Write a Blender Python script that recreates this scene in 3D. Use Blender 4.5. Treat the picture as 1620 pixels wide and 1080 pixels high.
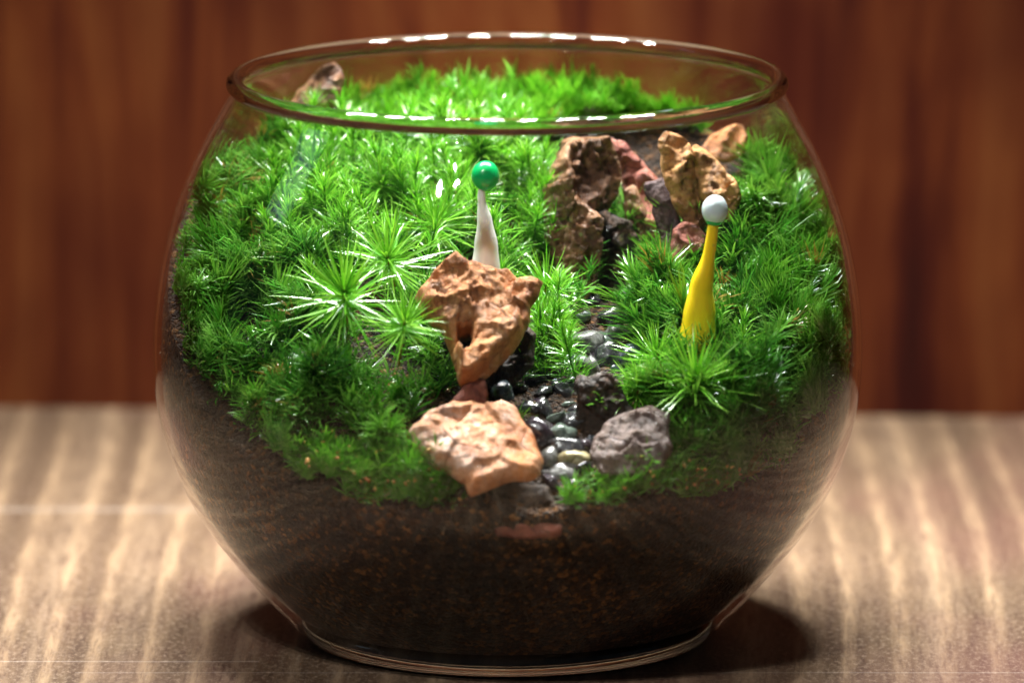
import bpy, bmesh, math, random
import numpy as np
from mathutils import Vector, Matrix, noise

R = math.radians
rng = np.random.default_rng(7)
random.seed(7)
for o in list(bpy.data.objects):
    bpy.data.objects.remove(o, do_unlink=True)
scene = bpy.context.scene
scene.unit_settings.system = 'METRIC'
scene.unit_settings.scale_length = 0.01          # one unit is one centimetre
COL = scene.collection

# ------------------------------------------------------------------ camera
FPX, PITCH, ROLL = 12600.0, R(10.96), R(0.0)
CAM = Vector((0.10, -165.2, 38.3))
cd = bpy.data.cameras.new('camera')
cam = bpy.data.objects.new('camera', cd)
COL.objects.link(cam)
cd.sensor_width = 36.0
cd.lens = 36.0 * FPX / 1620.0
cd.clip_start, cd.clip_end = 1.0, 2000.0
cam.matrix_world = Matrix.Translation(CAM) @ Matrix.Rotation(math.pi / 2 - PITCH, 4, 'X') @ Matrix.Rotation(ROLL, 4, 'Z')
cd.dof.use_dof = True
cd.dof.focus_distance = 166.0
cd.dof.aperture_fstop = 0.105
cd.dof.aperture_blades = 0
scene.camera = cam

# ------------------------------------------------------------------ world, lamps, exposure
w = bpy.data.worlds.new('World')
scene.world = w
w.use_nodes = True
w.node_tree.nodes['Background'].inputs[0].default_value = (0.75, 0.85, 1.0, 1)
w.node_tree.nodes['Background'].inputs[1].default_value = 0.04
scene.view_settings.view_transform = 'Standard'
scene.view_settings.look = 'None'
scene.view_settings.exposure = 0.18
scene.view_settings.gamma = 1.0


def lamp(name, loc, target, size, power, color, shape='DISK', size_y=None, spread=180):
    l = bpy.data.lights.new(name, 'AREA')
    l.shape = shape
    l.size = size
    if size_y:
        l.size_y = size_y
    l.energy = power
    l.color = color
    l.spread = R(spread)
    o = bpy.data.objects.new(name, l)
    o.location = loc
    o.rotation_euler = (Vector(target) - Vector(loc)).to_track_quat('-Z', 'Y').to_euler()
    COL.objects.link(o)
    return o


LEDP = 1900.0
for k in range(11):                               # the row of LEDs of the lamp over the bowl
    x = (k - 5) * 2.6
    lamp('led_lamp', (x - 1.0, 6.5 + (k % 2) * 1.6, 35.0), (x * .4, 2.0, 6), 1.8, LEDP, (1.0, 0.985, 0.95), spread=105)
lamp('front_lamp', (-20.6, -38.7, 47), (0, 0, 6), 1.1, 6200.0, (1.0, 0.98, 0.95))
lamp('front_lamp', (-16.5, -40.5, 49), (0, 0, 6), 1.1, 6200.0, (1.0, 0.98, 0.95))
lamp('window_light', (-100, 5, 62), (0, 0, 6), 18, 1500.0, (0.60, 0.78, 1.0), 'RECTANGLE', 30)

scene.cycles.max_bounces = 14
scene.cycles.transparent_max_bounces = 24
scene.cycles.transmission_bounces = 10
scene.cycles.caustics_reflective = True
scene.cycles.caustics_refractive = True
scene.cycles.sample_clamp_indirect = 6.0
scene.cycles.use_denoising = True

# ------------------------------------------------------------------ picture <-> world helpers (planning positions)
Mc = cam.matrix_world.to_3x3()
Mn = np.array(Mc)
Cn = np.array(CAM)


def project(p):
    q = (np.asarray(p, float) - Cn) @ Mn
    return 810 + FPX * q[..., 0] / -q[..., 2], 540 - FPX * q[..., 1] / -q[..., 2]


def ray(u, v):
    d = Mn @ np.array([(u - 810) / FPX, -(v - 540) / FPX, -1.0])
    return d / np.linalg.norm(d)


def at(u, v, y):
    d = ray(u, v)
    t = (y - Cn[1]) / d[1]
    return Cn + d * t


# ------------------------------------------------------------------ object helpers
def tag(o, label=None, cat=None, group=None, kind=None):
    if label: o['label'] = label
    if cat: o['category'] = cat
    if group: o['group'] = group
    if kind: o['kind'] = kind
    return o


def link(name, me, mat=None, parent=None, loc=None, smooth=True):
    o = bpy.data.objects.new(name, me)
    COL.objects.link(o)
    if mat and not me.materials: me.materials.append(mat)
    if parent: o.parent = parent
    if loc is not None: o.location = loc
    if smooth and len(me.polygons):
        me.polygons.foreach_set('use_smooth', np.ones(len(me.polygons), bool))
    return o


def empty(name, loc=(0, 0, 0)):
    o = bpy.data.objects.new(name, None)
    o.empty_display_size = 0.5
    o.location = loc
    COL.objects.link(o)
    return o


def mesh_np(name, verts, faces, tint=None):
    """verts (n,3); faces (m,k) with one k"""
    me = bpy.data.meshes.new(name)
    verts = np.ascontiguousarray(verts, np.float32)
    faces = np.ascontiguousarray(faces, np.int32)
    m, k = faces.shape
    me.vertices.add(len(verts))
    me.vertices.foreach_set('co', verts.ravel())
    me.loops.add(m * k)
    me.loops.foreach_set('vertex_index', faces.ravel())
    me.polygons.add(m)
    me.polygons.foreach_set('loop_start', np.arange(0, m * k, k, dtype=np.int32))
    me.polygons.foreach_set('loop_total', np.full(m, k, np.int32))
    if tint is not None:
        a = me.attributes.new('tint', 'FLOAT_COLOR', 'POINT')
        a.data.foreach_set('color', np.ascontiguousarray(tint, np.float32).ravel())
    me.update(calc_edges=True)
    me.validate()
    return me


def lathe(name, prof, seg=128, closed=False):
    prof = np.asarray(prof, float)
    n = len(prof)
    th = np.linspace(0, 2 * np.pi, seg, endpoint=False)
    V = np.stack([prof[None, :, 0] * np.cos(th)[:, None], prof[None, :, 0] * np.sin(th)[:, None],
                  np.broadcast_to(prof[None, :, 1], (seg, n))], -1).reshape(-1, 3)
    F = []
    last = n if closed else n - 1
    for i in range(seg):
        for j in range(last):
            j2 = (j + 1) % n
            a, b = i * n + j, ((i + 1) % seg) * n + j
            c, d = ((i + 1) % seg) * n + j2, i * n + j2
            F.append((a, b, c, d))
    me = bpy.data.meshes.new(name)
    me.from_pydata(V.tolist(), [], F)
    bm = bmesh.new()
    bm.from_mesh(me)
    bmesh.ops.remove_doubles(bm, verts=bm.verts, dist=1e-5)
    bmesh.ops.recalc_face_normals(bm, faces=bm.faces)
    bm.to_mesh(me)
    bm.free()
    return me


# ------------------------------------------------------------------ materials
class NT:
    def __init__(s, name):
        s.m = bpy.data.materials.new(name)
        s.m.use_nodes = True
        s.t = s.m.node_tree
        s.t.nodes.clear()
        s.out = s.n('ShaderNodeOutputMaterial')

    def n(s, typ, ins=None, **kw):
        nd = s.t.nodes.new(typ)
        for k, v in kw.items(): setattr(nd, k, v)
        if ins:
            for k, v in ins.items():
                if isinstance(v, bpy.types.NodeSocket):
                    s.t.links.new(v, nd.inputs[k])
                else:
                    nd.inputs[k].default_value = v
        return nd

    def coords(s, scale=(1, 1, 1), loc=(0, 0, 0), rot=(0, 0, 0), kind='Object'):
        tc = s.n('ShaderNodeTexCoord')
        return s.n('ShaderNodeMapping', {'Vector': tc.outputs[kind], 'Scale': scale, 'Location': loc, 'Rotation': rot}).outputs[0]

    def noise(s, vec, scale, detail=4, rough=.55, dist=0.0, out='Fac'):
        return s.n('ShaderNodeTexNoise', {'Vector': vec, 'Scale': scale, 'Detail': detail, 'Roughness': rough, 'Distortion': dist}).outputs[out]

    def ramp(s, fac, stops, interp='LINEAR'):
        r = s.n('ShaderNodeValToRGB', {'Fac': fac})
        r.color_ramp.interpolation = interp
        e = r.color_ramp.elements
        while len(e) < len(stops): e.new(0.5)
        for el, (p, c) in zip(e, stops):
            el.position = p
            el.color = (*c, 1) if len(c) == 3 else c
        return r.outputs[0]

    def mix(s, fac, a, b, mode='MIX'):
        m = s.n('ShaderNodeMix', data_type='RGBA', blend_type=mode)
        for i, v in ((0, fac), (6, a), (7, b)):
            if isinstance(v, bpy.types.NodeSocket): s.t.links.new(v, m.inputs[i])
            else: m.inputs[i].default_value = v if i == 0 else (*v, 1)
        return m.outputs[2]

    def math(s, op, a, b=0.0, c=0.0, clamp=False):
        m = s.n('ShaderNodeMath', operation=op, use_clamp=clamp)
        for i, v in ((0, a), (1, b), (2, c)):
            if isinstance(v, bpy.types.NodeSocket): s.t.links.new(v, m.inputs[i])
            else: m.inputs[i].default_value = v
        return m.outputs[0]

    def bump(s, h, strength, dist, normal=None):
        b = s.n('ShaderNodeBump', {'Height': h, 'Strength': strength, 'Distance': dist})
        if normal is not None: s.t.links.new(normal, b.inputs['Normal'])
        return b.outputs[0]

    def princ(s, color, rough, normal=None, **ins):
        d = {'Base Color': color if isinstance(color, bpy.types.NodeSocket) else (*color, 1), 'Roughness': rough}
        if normal is not None: d['Normal'] = normal
        for k, v in ins.items(): d[k.replace('_', ' ')] = v
        return s.n('ShaderNodeBsdfPrincipled', d)

    def done(s, sh):
        s.t.links.new(sh.outputs[0], s.out.inputs['Surface'])
        return s.m


def mat_backboard():
    t = NT('dark stained wood')
    v = t.coords((0.16, 0.2, 0.022))
    g = t.noise(v, 2.2, 7, .66, 1.1)
    v2 = t.coords((1.0, 1.0, 0.03), loc=(3, 0, 0))
    g2 = t.noise(v2, 1.2, 5, .6)
    mixf = t.math('MULTIPLY_ADD', g2, .35, t.math('MULTIPLY', g, .72))
    c = t.ramp(mixf, [(.30, (.026, .005, .004)), (.43, (.075, .013, .005)), (.52, (.150, .037, .009)), (.62, (.20, .065, .016)), (.74, (.29, .120, .040))])
    big = t.noise(t.coords((.06, .05, .045), loc=(1, 2, 5)), 1.2, 4)
    c = t.mix(t.ramp(big, [(.36, (0, 0, 0)), (.60, (1, 1, 1))]), t.mix(1.0, c, (.34, .20, .28), 'MULTIPLY'), c)
    return t.done(t.princ(c, t.math('MULTIPLY_ADD', g2, .3, .45), t.bump(mixf, .4, .08), Specular_IOR_Level=.12))


def mat_table():
    t = NT('brushed pale wood')
    tc = t.n('ShaderNodeTexCoord').outputs['Object']
    sx = t.n('ShaderNodeSeparateXYZ', {'Vector': tc})
    # growth lines run away from the viewer with a slow bend
    bend = t.noise(t.coords((.03, .022, .1)), 1.0, 2, .4)
    bx = t.math('MULTIPLY_ADD', bend, 2.6, sx.outputs[0])
    cv = t.n('ShaderNodeCombineXYZ', {'X': bx, 'Y': t.math('MULTIPLY', sx.outputs[1], .015), 'Z': 0.0}).outputs[0]
    wide = t.noise(cv, .55, 4, .55)
    wav = t.n('ShaderNodeTexWave', {'Vector': cv, 'Scale': .30, 'Distortion': 2.6, 'Detail': 3.0, 'Detail Scale': 1.1}, wave_type='BANDS', bands_direction='X', wave_profile='SAW').outputs['Fac']
    fine = t.noise(t.n('ShaderNodeCombineXYZ', {'X': bx, 'Y': t.math('MULTIPLY', sx.outputs[1], .09), 'Z': 0.0}).outputs[0], 5.0, 5, .7)
    speck = t.noise(t.coords((1, .45, 1)), 9.0, 5, .75)
    line = t.ramp(wav, [(.0, (1, 1, 1)), (.12, (.9, .9, .9)), (.30, (.22, .22, .22)), (.6, (.0, .0, .0)), (.86, (.12, .12, .12)), (1., (1, 1, 1))])
    base = t.ramp(wide, [(.30, (.055, .031, .018)), (.48, (.135, .083, .046)), (.66, (.29, .20, .125))])
    c = t.mix(t.math('MULTIPLY', line, t.math('MULTIPLY_ADD', t.noise(t.coords((.25, .12, 1), loc=(9, 3, 0)), 1.0, 4), 1.1, -.08)), base, (.60, .41, .24))
    c = t.mix(t.ramp(fine, [(.40, (0, 0, 0)), (.66, (.8, .8, .8))]), c, (.075, .040, .024))
    c = t.mix(t.ramp(speck, [(.48, (0, 0, 0)), (.70, (.7, .7, .7))]), c, (.40, .29, .20))
    red = t.noise(t.coords((.12, .05, 1), loc=(4, 1, 0)), 1.0, 3)
    c = t.mix(t.ramp(red, [(.5, (0, 0, 0)), (.72, (.5, .5, .5))]), c, (.20, .07, .07))
    # scratches across the grain
    sc = None
    for y0, wd, amp, x0, x1, wob in ((-1.8 + 14.4, .32, .35, -30, -5.4, .3), (-2.6, .07, .5, -30, -5.2, .1), (-3.6, .06, .35, -9, 14, .12), (-5.4, .06, .4, 8, 30, .15)):
        yy = t.math('MULTIPLY_ADD', t.noise(t.coords((.3, 0, 0), loc=(y0, 0, 0)), 1.0, 2), wob, t.math('SUBTRACT', sx.outputs[1], y0))
        k = t.math('SUBTRACT', 1.0, t.math('DIVIDE', t.math('ABSOLUTE', yy), wd), clamp=True)
        gate = t.math('MULTIPLY', t.math('GREATER_THAN', sx.outputs[0], x0), t.math('LESS_THAN', sx.outputs[0], x1))
        k = t.math('MULTIPLY', t.math('MULTIPLY', k, gate), t.math('MULTIPLY', t.math('ADD', speck, .35), amp), clamp=True)
        sc = k if sc is None else t.math('MAXIMUM', sc, k)
    c = t.mix(t.math('MULTIPLY', sc, .65), c, (.70, .62, .54))
    h = t.math('ADD', t.math('MULTIPLY', line, .4), t.math('ADD', t.math('MULTIPLY', fine, -.5), t.math('MULTIPLY', speck, .3)))
    return t.done(t.princ(c, t.math('MULTIPLY_ADD', speck, .25, .45), t.bump(h, .6, .06), Specular_IOR_Level=.3))


def mat_rock(name, cols, vein, scale=1.0, rough=.33, coat=.5, bumpd=.06, sed=0.0, wet=0.0):
    t = NT(name)
    v = t.coords((1, 1, 1), loc=(sed, sed * 1.7, 0))
    n1 = t.noise(v, .55 * scale, 5, .6, .6)
    n2 = t.noise(v, 2.4 * scale, 6, .65, .3)
    n3 = t.noise(v, 9 * scale, 5, .7)
    f = t.math('ADD', t.math('MULTIPLY', n1, .6), t.math('MULTIPLY', n2, .4))
    c = t.ramp(f, [(.33, cols[0]), (.45, cols[1]), (.56, cols[2]), (.68, cols[3])])
    vo = t.n('ShaderNodeTexVoronoi', {'Vector': t.n('ShaderNodeMixRGB', {'Fac': .12, 'Color1': v, 'Color2': t.noise(v, 2.0, 3, out='Color')}).outputs[0], 'Scale': .8 * scale}, feature='DISTANCE_TO_EDGE').outputs['Distance']
    crack = t.ramp(vo, [(.0, (1, 1, 1)), (.035, (0, 0, 0))])
    vf = t.math('MULTIPLY', t.math('MULTIPLY', crack, t.ramp(n2, [(.42, (0, 0, 0)), (.6, (1, 1, 1))])), .75)
    c = t.mix(vf, c, vein)
    c = t.mix(t.ramp(n3, [(.5, (0, 0, 0)), (.72, (.6, .6, .6))]), c, t.mix(.5, c, vein))
    pat = t.noise(t.coords((1, 1, 1), loc=(sed + 5, 2, sed)), 1.5 * scale, 5, .7, .8)
    c = t.mix(t.ramp(pat, [(.52, (0, 0, 0)), (.64, (.75, .75, .75))]), c, t.mix(.35, cols[0], vein))
    c = t.mix(t.ramp(pat, [(.30, (.8, .8, .8)), (.40, (0, 0, 0))]), c, cols[3])
    fl = t.noise(v, 15 * scale, 4, .8)
    c = t.mix(t.ramp(fl, [(.60, (0, 0, 0)), (.68, (.6, .6, .6))]), c, cols[3])
    c = t.mix(t.ramp(fl, [(.33, (.7, .7, .7)), (.41, (0, 0, 0))]), c, vein)
    h = t.math('ADD', t.math('MULTIPLY', n2, .9), t.math('MULTIPLY', n3, .45))
    h = t.math('SUBTRACT', h, t.math('MULTIPLY', vf, .5))
    n4 = t.noise(v, 26 * scale, 4, .7)
    h = t.math('ADD', h, t.math('MULTIPLY', n4, .22))
    if wet:
        sh = t.princ(c, t.math('MULTIPLY_ADD', n3, .35, rough - .12), t.bump(h, .6, bumpd), Coat_Weight=wet, Coat_Roughness=.1)
    else:                                         # damp patches among dry stone
        damp = t.ramp(t.noise(v, 1.1, 3), [(.45, (0, 0, 0)), (.62, (1, 1, 1))])
        ro = t.math('MULTIPLY_ADD', damp, -.36, .64)
        sh = t.princ(t.mix(damp, c, t.mix(1.0, c, (.72, .66, .62), 'MULTIPLY')), ro, t.bump(h, 1.0, bumpd * 1.7), Specular_IOR_Level=.4)
    return t.done(sh)


def mat_moss(name, dark, mid, light, trans=.38, rough=.32):
    t = NT(name)
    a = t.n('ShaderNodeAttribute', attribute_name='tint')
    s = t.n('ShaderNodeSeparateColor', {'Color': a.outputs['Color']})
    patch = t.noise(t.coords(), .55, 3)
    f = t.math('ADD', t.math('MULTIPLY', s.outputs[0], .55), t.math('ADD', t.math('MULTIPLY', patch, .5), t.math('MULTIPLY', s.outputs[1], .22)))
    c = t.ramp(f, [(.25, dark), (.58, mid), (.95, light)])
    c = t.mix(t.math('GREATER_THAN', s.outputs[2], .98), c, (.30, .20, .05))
    p = t.princ(c, rough, Specular_IOR_Level=.55)
    tr = t.n('ShaderNodeBsdfTranslucent', {'Color': t.mix(.5, c, t.mix(1.0, c, (1.6, 1.35, .5), 'MULTIPLY'))})
    m = t.n('ShaderNodeMixShader', {0: trans, 1: p.outputs[0], 2: tr.outputs[0]})
    return t.done(m)


def mat_soil():
    t = NT('aquarium soil')
    v = t.coords()
    vo = t.n('ShaderNodeTexVoronoi', {'Vector': v, 'Scale': 10.0}).outputs
    vo2 = t.n('ShaderNodeTexVoronoi', {'Vector': v, 'Scale': 23.0}).outputs
    rnd = t.n('ShaderNodeSeparateColor', {'Color': vo['Color']}).outputs[0]
    rnd2 = t.n('ShaderNodeSeparateColor', {'Color': vo2['Color']}).outputs[1]
    big = t.noise(v, .45, 4)
    c = t.ramp(rnd, [(.0, (.014, .007, .004)), (.45, (.050, .023, .009)), (.78, (.10, .040, .011)), (1, (.36, .15, .04))])
    c = t.mix(t.math('MULTIPLY', rnd2, .45), c, (.02, .012, .008))
    c = t.mix(t.ramp(big, [(.38, (.75, .75, .75)), (.62, (.0, .0, .0))]), c, (.014, .010, .007))
    h = t.math('SUBTRACT', t.math('MULTIPLY', vo2['Distance'], -.5), vo['Distance'])
    return t.done(t.princ(c, .6, t.bump(h, 1.0, .12), Specular_IOR_Level=.25))


def mat_wall_glass(n_=1.42, name='thin clear glass'):
    # thin clear wall: straight-through transmission plus the Fresnel mirror of both faces
    t = NT(name)
    geo = t.n('ShaderNodeNewGeometry')
    ior = t.math('MULTIPLY_ADD', geo.outputs['Backfacing'], 1 / n_ - n_, n_)
    fr = t.n('ShaderNodeFresnel', {'IOR': ior}).outputs[0]
    tr = t.n('ShaderNodeBsdfTransparent', {'Color': (.965, .975, .97, 1)})
    gl = t.n('ShaderNodeBsdfGlossy', {'Color': (1, 1, 1, 1), 'Roughness': .012, 'Normal': t.bump(t.noise(t.coords((1, 1, .6)), .7, 2), .10, .25)})
    return t.done(t.n('ShaderNodeMixShader', {0: fr, 1: tr.outputs[0], 2: gl.outputs[0]}))


def mat_solid_glass():
    t = NT('solid clear glass')
    return t.done(t.n('ShaderNodeBsdfGlass', {'Color': (.96, .98, .97, 1), 'Roughness': .0, 'IOR': 1.5}))


M_BACK, M_TABLE, M_SOIL = mat_backboard(), mat_table(), mat_soil()
M_WET = mat_wall_glass(1.13, 'wetted glass face')
M_WG, M_SG = mat_wall_glass(), mat_solid_glass()
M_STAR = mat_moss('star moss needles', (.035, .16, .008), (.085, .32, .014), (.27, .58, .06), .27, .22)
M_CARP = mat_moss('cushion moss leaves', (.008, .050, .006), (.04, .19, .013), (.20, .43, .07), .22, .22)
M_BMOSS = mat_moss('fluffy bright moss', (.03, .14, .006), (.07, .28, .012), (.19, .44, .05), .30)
ORANGE = mat_rock('orange rock', [(.22, .07, .022), (.46, .17, .05), (.62, .29, .11), (.76, .50, .34)], (.05, .018, .012), 1.0, .34, .5)
PALE = mat_rock('pale salmon rock', [(.50, .14, .03), (.64, .25, .08), (.72, .38, .22), (.85, .70, .62)], (.12, .05, .04), 1.2, .30, .6, .05, 3)
BROWN = mat_rock('brown rock', [(.07, .030, .018), (.19, .085, .035), (.33, .16, .07), (.42, .27, .18)], (.02, .012, .010), 1.1, .36, .4, .07, 7)
OCHRE = mat_rock('ochre rock', [(.18, .07, .02), (.40, .18, .05), (.56, .30, .10), (.62, .42, .22)], (.04, .02, .012), 1.2, .38, .4, .06, 11)
RED = mat_rock('red brown rock', [(.10, .022, .015), (.22, .055, .035), (.32, .10, .06), (.42, .20, .15)], (.04, .012, .010), 1.6, .34, .5, .05, 15)
PLUM = mat_rock('plum slate', [(.035, .018, .018), (.065, .030, .030), (.10, .050, .045), (.16, .09, .08)], (.015, .008, .01), 1.2, .28, .5, .04, 19)
DARK = mat_rock('dark wet bark and painted shade', [(.012, .009, .007), (.030, .019, .012), (.07, .035, .018), (.18, .08, .035)], (.005, .004, .004), 1.3, .30, .6, .06, 23)  # also used on added stones that stand in for shade
GREY = mat_rock('mauve grey rock', [(.05, .030, .027), (.13, .085, .075), (.24, .17, .14), (.46, .40, .42)], (.04, .02, .018), 1.3, .30, .6, .05, 27)

# ------------------------------------------------------------------ setting
me = bpy.data.meshes.new('tabletop')
me.from_pydata([(-160, -160, 0), (160, -160, 0), (160, 34, 0), (-160, 34, 0), (-160, -160, -2), (160, -160, -2), (160, 34, -2), (-160, 34, -2)],
               [], [(0, 1, 2, 3), (7, 6, 5, 4), (0, 4, 5, 1), (1, 5, 6, 2), (2, 6, 7, 3), (3, 7, 4, 0)])
tag(link('tabletop', me, M_TABLE, smooth=False), 'brushed pale brown wooden tabletop under the glass bowl', kind='structure')
me = bpy.data.meshes.new('backdrop_wall')
YW = R(-3.0)
wx, wy = math.cos(YW), math.sin(YW)
wp = lambda a, b, z: (a * wx - b * wy, 23.6 + a * wy + b * wx, z)
me.from_pydata([wp(-160, 0, .004), wp(160, 0, .004), wp(160, 0, 110), wp(-160, 0, 110), wp(-160, 2, .004), wp(160, 2, .004), wp(160, 2, 110), wp(-160, 2, 110)],
               [], [(0, 1, 2, 3), (7, 6, 5, 4), (0, 4, 5, 1), (1, 5, 6, 2), (2, 6, 7, 3), (3, 7, 4, 0)])
tag(link('backdrop_wall', me, M_BACK, smooth=False), 'dark reddish brown wooden board upright behind the bowl', kind='structure')

# ------------------------------------------------------------------ glass bowl
PZ = np.array([0.0, 0.12, .35, 0.7, 1.0, 1.5, 2.0, 2.75, 3.5, 4.2, 4.9, 5.6, 6.2, 6.9, 7.6, 8.3, 9.0, 9.7, 10.4, 11.0, 11.45, 11.8])
PR = np.array([4.15, 4.40, 4.62, 4.95, 5.22, 5.66, 6.07, 6.60, 6.98, 7.23, 7.40, 7.48, 7.50, 7.47, 7.38, 7.26, 7.07, 6.82, 6.50, 6.17, 5.92, 5.74])
WALL_T = 0.16


def r_out(z): return np.interp(z, PZ, PR)
def r_in(z): return np.interp(z, PZ, PR) - WALL_T - np.clip((1.2 - np.asarray(z)) * .25, 0, .3)


zs = np.linspace(.62, 11.66, 90)
from_prof = [(r_in(z), z) for z in zs[::-1]]
# smooth the profile with a small running mean
def smooth_prof(fn, z0, z1, n):
    zz = np.linspace(z0, z1, n)
    out = []
    for z in zz:
        k = np.linspace(-.45, .45, 9)
        k = k * min(1.0, (z - z0) / .45 + .0001, (z1 - z) / .45 + .0001)
        out.append((float(np.mean(fn(z + k))), float(z)))
    return out
outer = smooth_prof(r_out, .10, 11.66, 90)
inner = smooth_prof(r_in, .62, 11.66, 84)
bowl = empty('glass_bowl', (0, 0, 0))
tag(bowl, 'round clear glass bowl with a thick rim holding the moss garden', 'glass bowl')
wl = link('wall', lathe('wall', outer + inner[::-1], 192), M_WG, bowl)
wl.data.materials.append(M_WET)
for p_ in wl.data.polygons:                       # the inside face is wetted by soil and moss
    c_ = p_.center
    if c_.z < 9.5 and math.hypot(c_.x, c_.y) < float(r_out(c_.z)) - WALL_T * .5 and c_.z > .7:
        p_.material_index = 1
# rolled rim: solid glass ring
rr, rz, rc = .185, 11.84, 5.72
ring = [(rc + rr * 1.05 * math.cos(a), rz + rr * .95 * math.sin(a)) for a in np.linspace(0, 2 * math.pi, 24, endpoint=False)]
link('rim', lathe('rim', ring, 192, closed=True), M_SG, bowl)
# thick foot: solid glass puck with a rounded edge
foot = [(0, 0.10), (2.8, 0.06), (3.9, 0.0), (4.12, .012), (4.27, .045), (4.33, .10), (4.36, .2), (4.38, .45), (4.2, .52), (3.0, .50), (0, .50)]
link('foot', lathe('foot', foot, 160), M_SG, bowl)

# ------------------------------------------------------------------ terrain
CP = [(480, 755, -5.5), (620, 800, -6.5), (740, 812, -7.0), (800, 830, -7.1), (870, 835, -7.1), (920, 812, -7), (1010, 800, -6.5), (1150, 775, -5.3), (1245, 735, -4.0),
      (400, 705, -4.6), (345, 640, -3.7), (295, 540, -2.4), (258, 400, 0), (275, 310, 1.6), (305, 255, 2.6), (390, 225, 4.0),
      (450, 640, -4.4), (560, 660, -5.0), (600, 600, -4.0), (640, 690, -5.6), (500, 520, -2.6), (600, 490, -2.2), (700, 500, -1.8), (420, 480, -1.6), (380, 400, .2),
      (450, 380, .4), (560, 350, .9), (680, 330, 1.2), (450, 270, 2.8), (600, 260, 3.0), (720, 250, 3.2),
      (600, 195, 5.1), (700, 184, 5.5), (800, 180, 5.7), (900, 186, 5.5), (1000, 196, 5.2), (480, 203, 4.6), (1080, 208, 4.8),
      (880, 735, -5.9), (860, 680, -5.0), (850, 630, -3.9), (900, 600, -3.0), (960, 560, -2.0), (975, 500, -.3), (975, 450, 1.3), (960, 380, 2.8), (960, 290, 3.8), (960, 230, 4.4),
      (790, 600, -3.0), (800, 560, -2.2), (840, 480, -.8), (870, 420, 1.0), (860, 310, 2.4), (860, 240, 3.6),
      (1040, 640, -4.2), (1030, 720, -5.5), (1130, 640, -4.4), (1110, 560, -2.9), (1120, 470, -1.0), (1150, 380, .7), (1210, 320, 2.2), (1150, 280, 3.0), (1270, 360, 1.9),
      (1320, 470, .2), (1335, 570, -.9), (1315, 640, -2.4), (1240, 600, -3.3), (1210, 500, -1.4), (1080, 330, 2.6), (1060, 430, 1.1), (1050, 520, -1.5), (1180, 230, 4.2)]
cp = np.array([at(*c) for c in CP])


def tps_fit(P, z, lam=.35):
    n = len(P)
    d = np.linalg.norm(P[:, None] - P[None], axis=-1)
    K = np.where(d > 0, d * d * np.log(np.maximum(d, 1e-9)), 0) + lam * np.eye(n)
    A = np.zeros((n + 3, n + 3))
    A[:n, :n] = K
    A[:n, n] = 1
    A[:n, n + 1:] = P
    A[n:, :n] = A[:n, n:].T
    return np.linalg.solve(A, np.r_[z, 0, 0, 0])


TW = tps_fit(cp[:, :2], cp[:, 2])


def T(x, y):
    x, y = np.asarray(x, float), np.asarray(y, float)
    sh = x.shape
    Q = np.stack([x.ravel(), y.ravel()], -1)
    d = np.linalg.norm(Q[:, None] - cp[None, :, :2], axis=-1)
    K = np.where(d > 0, d * d * np.log(np.maximum(d, 1e-9)), 0)
    z = K @ TW[:-3] + TW[-3] + Q @ TW[-2:]
    return np.clip(z, 2.5, 11.0).reshape(sh)


def T_normal(x, y, e=.15):
    gx = (T(x + e, y) - T(x - e, y)) / (2 * e)
    gy = (T(x, y + e) - T(x, y - e)) / (2 * e)
    n = np.stack([-gx, -gy, np.ones_like(gx)], -1)
    return n / np.linalg.norm(n, axis=-1, keepdims=True)


# soil: the body that fills the bowl up to the terrain
NA = 300
th = np.linspace(0, 2 * np.pi, NA, endpoint=False)
cz = np.full(NA, 6.0)
for _ in range(60):
    rr_ = r_in(cz) - .03
    cz = cz * .6 + .4 * T(rr_ * np.cos(th), rr_ * np.sin(th))
cr = r_in(cz) - .03
NR, NS = 90, 46
V = []
for k in range(NR + 1):                         # top, centre outwards
    f = k / NR
    x, y = cr * f * np.cos(th), cr * f * np.sin(th)
    z = T(x, y)
    if k < NR:
        z = z + np.array([noise.noise((a * 2.3, b * 2.3, 0)) * .10 + noise.noise((a * 7, b * 7, 4)) * .06 for a, b in zip(x, y)])
    V.append(np.stack([x, y, np.minimum(z, cz * 0 + 12)], -1))
for k in range(1, NS + 1):                      # side, down to the glass foot
    z = cz + (0.56 - cz) * (k / NS)
    g = np.array([noise.noise((math.cos(a) * 16, math.sin(a) * 16, b * 2.4)) for a, b in zip(th, z)])
    r = r_in(z) - .035 - np.maximum(0, g) * .10
    V.append(np.stack([r * np.cos(th), r * np.sin(th), z], -1))
nrow = len(V)
V = np.concatenate(V)
i = np.arange(NA)
i2 = (i + 1) % NA
F = np.concatenate([np.stack([k * NA + i, (k + 1) * NA + i, (k + 1) * NA + i2, k * NA + i2], -1) for k in range(nrow - 1)])
bc = len(V)
V = np.vstack([V, [[0, 0, .56]]])
cap = np.stack([(nrow - 1) * NA + i, np.full(NA, bc), np.full(NA, bc), (nrow - 1) * NA + i2], -1)
soil_me = mesh_np('soil', V, F)
bm = bmesh.new(); bm.from_mesh(soil_me)
bmesh.ops.remove_doubles(bm, verts=bm.verts[:NA], dist=1e-4)
bmesh.ops.holes_fill(bm, edges=bm.edges, sides=NA + 2)
bmesh.ops.recalc_face_normals(bm, faces=bm.faces)
bm.to_mesh(soil_me); bm.free()
tag(link('soil', soil_me, M_SOIL), 'dark brown grainy soil filling the lower half of the bowl', 'soil', kind='stuff')


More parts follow.
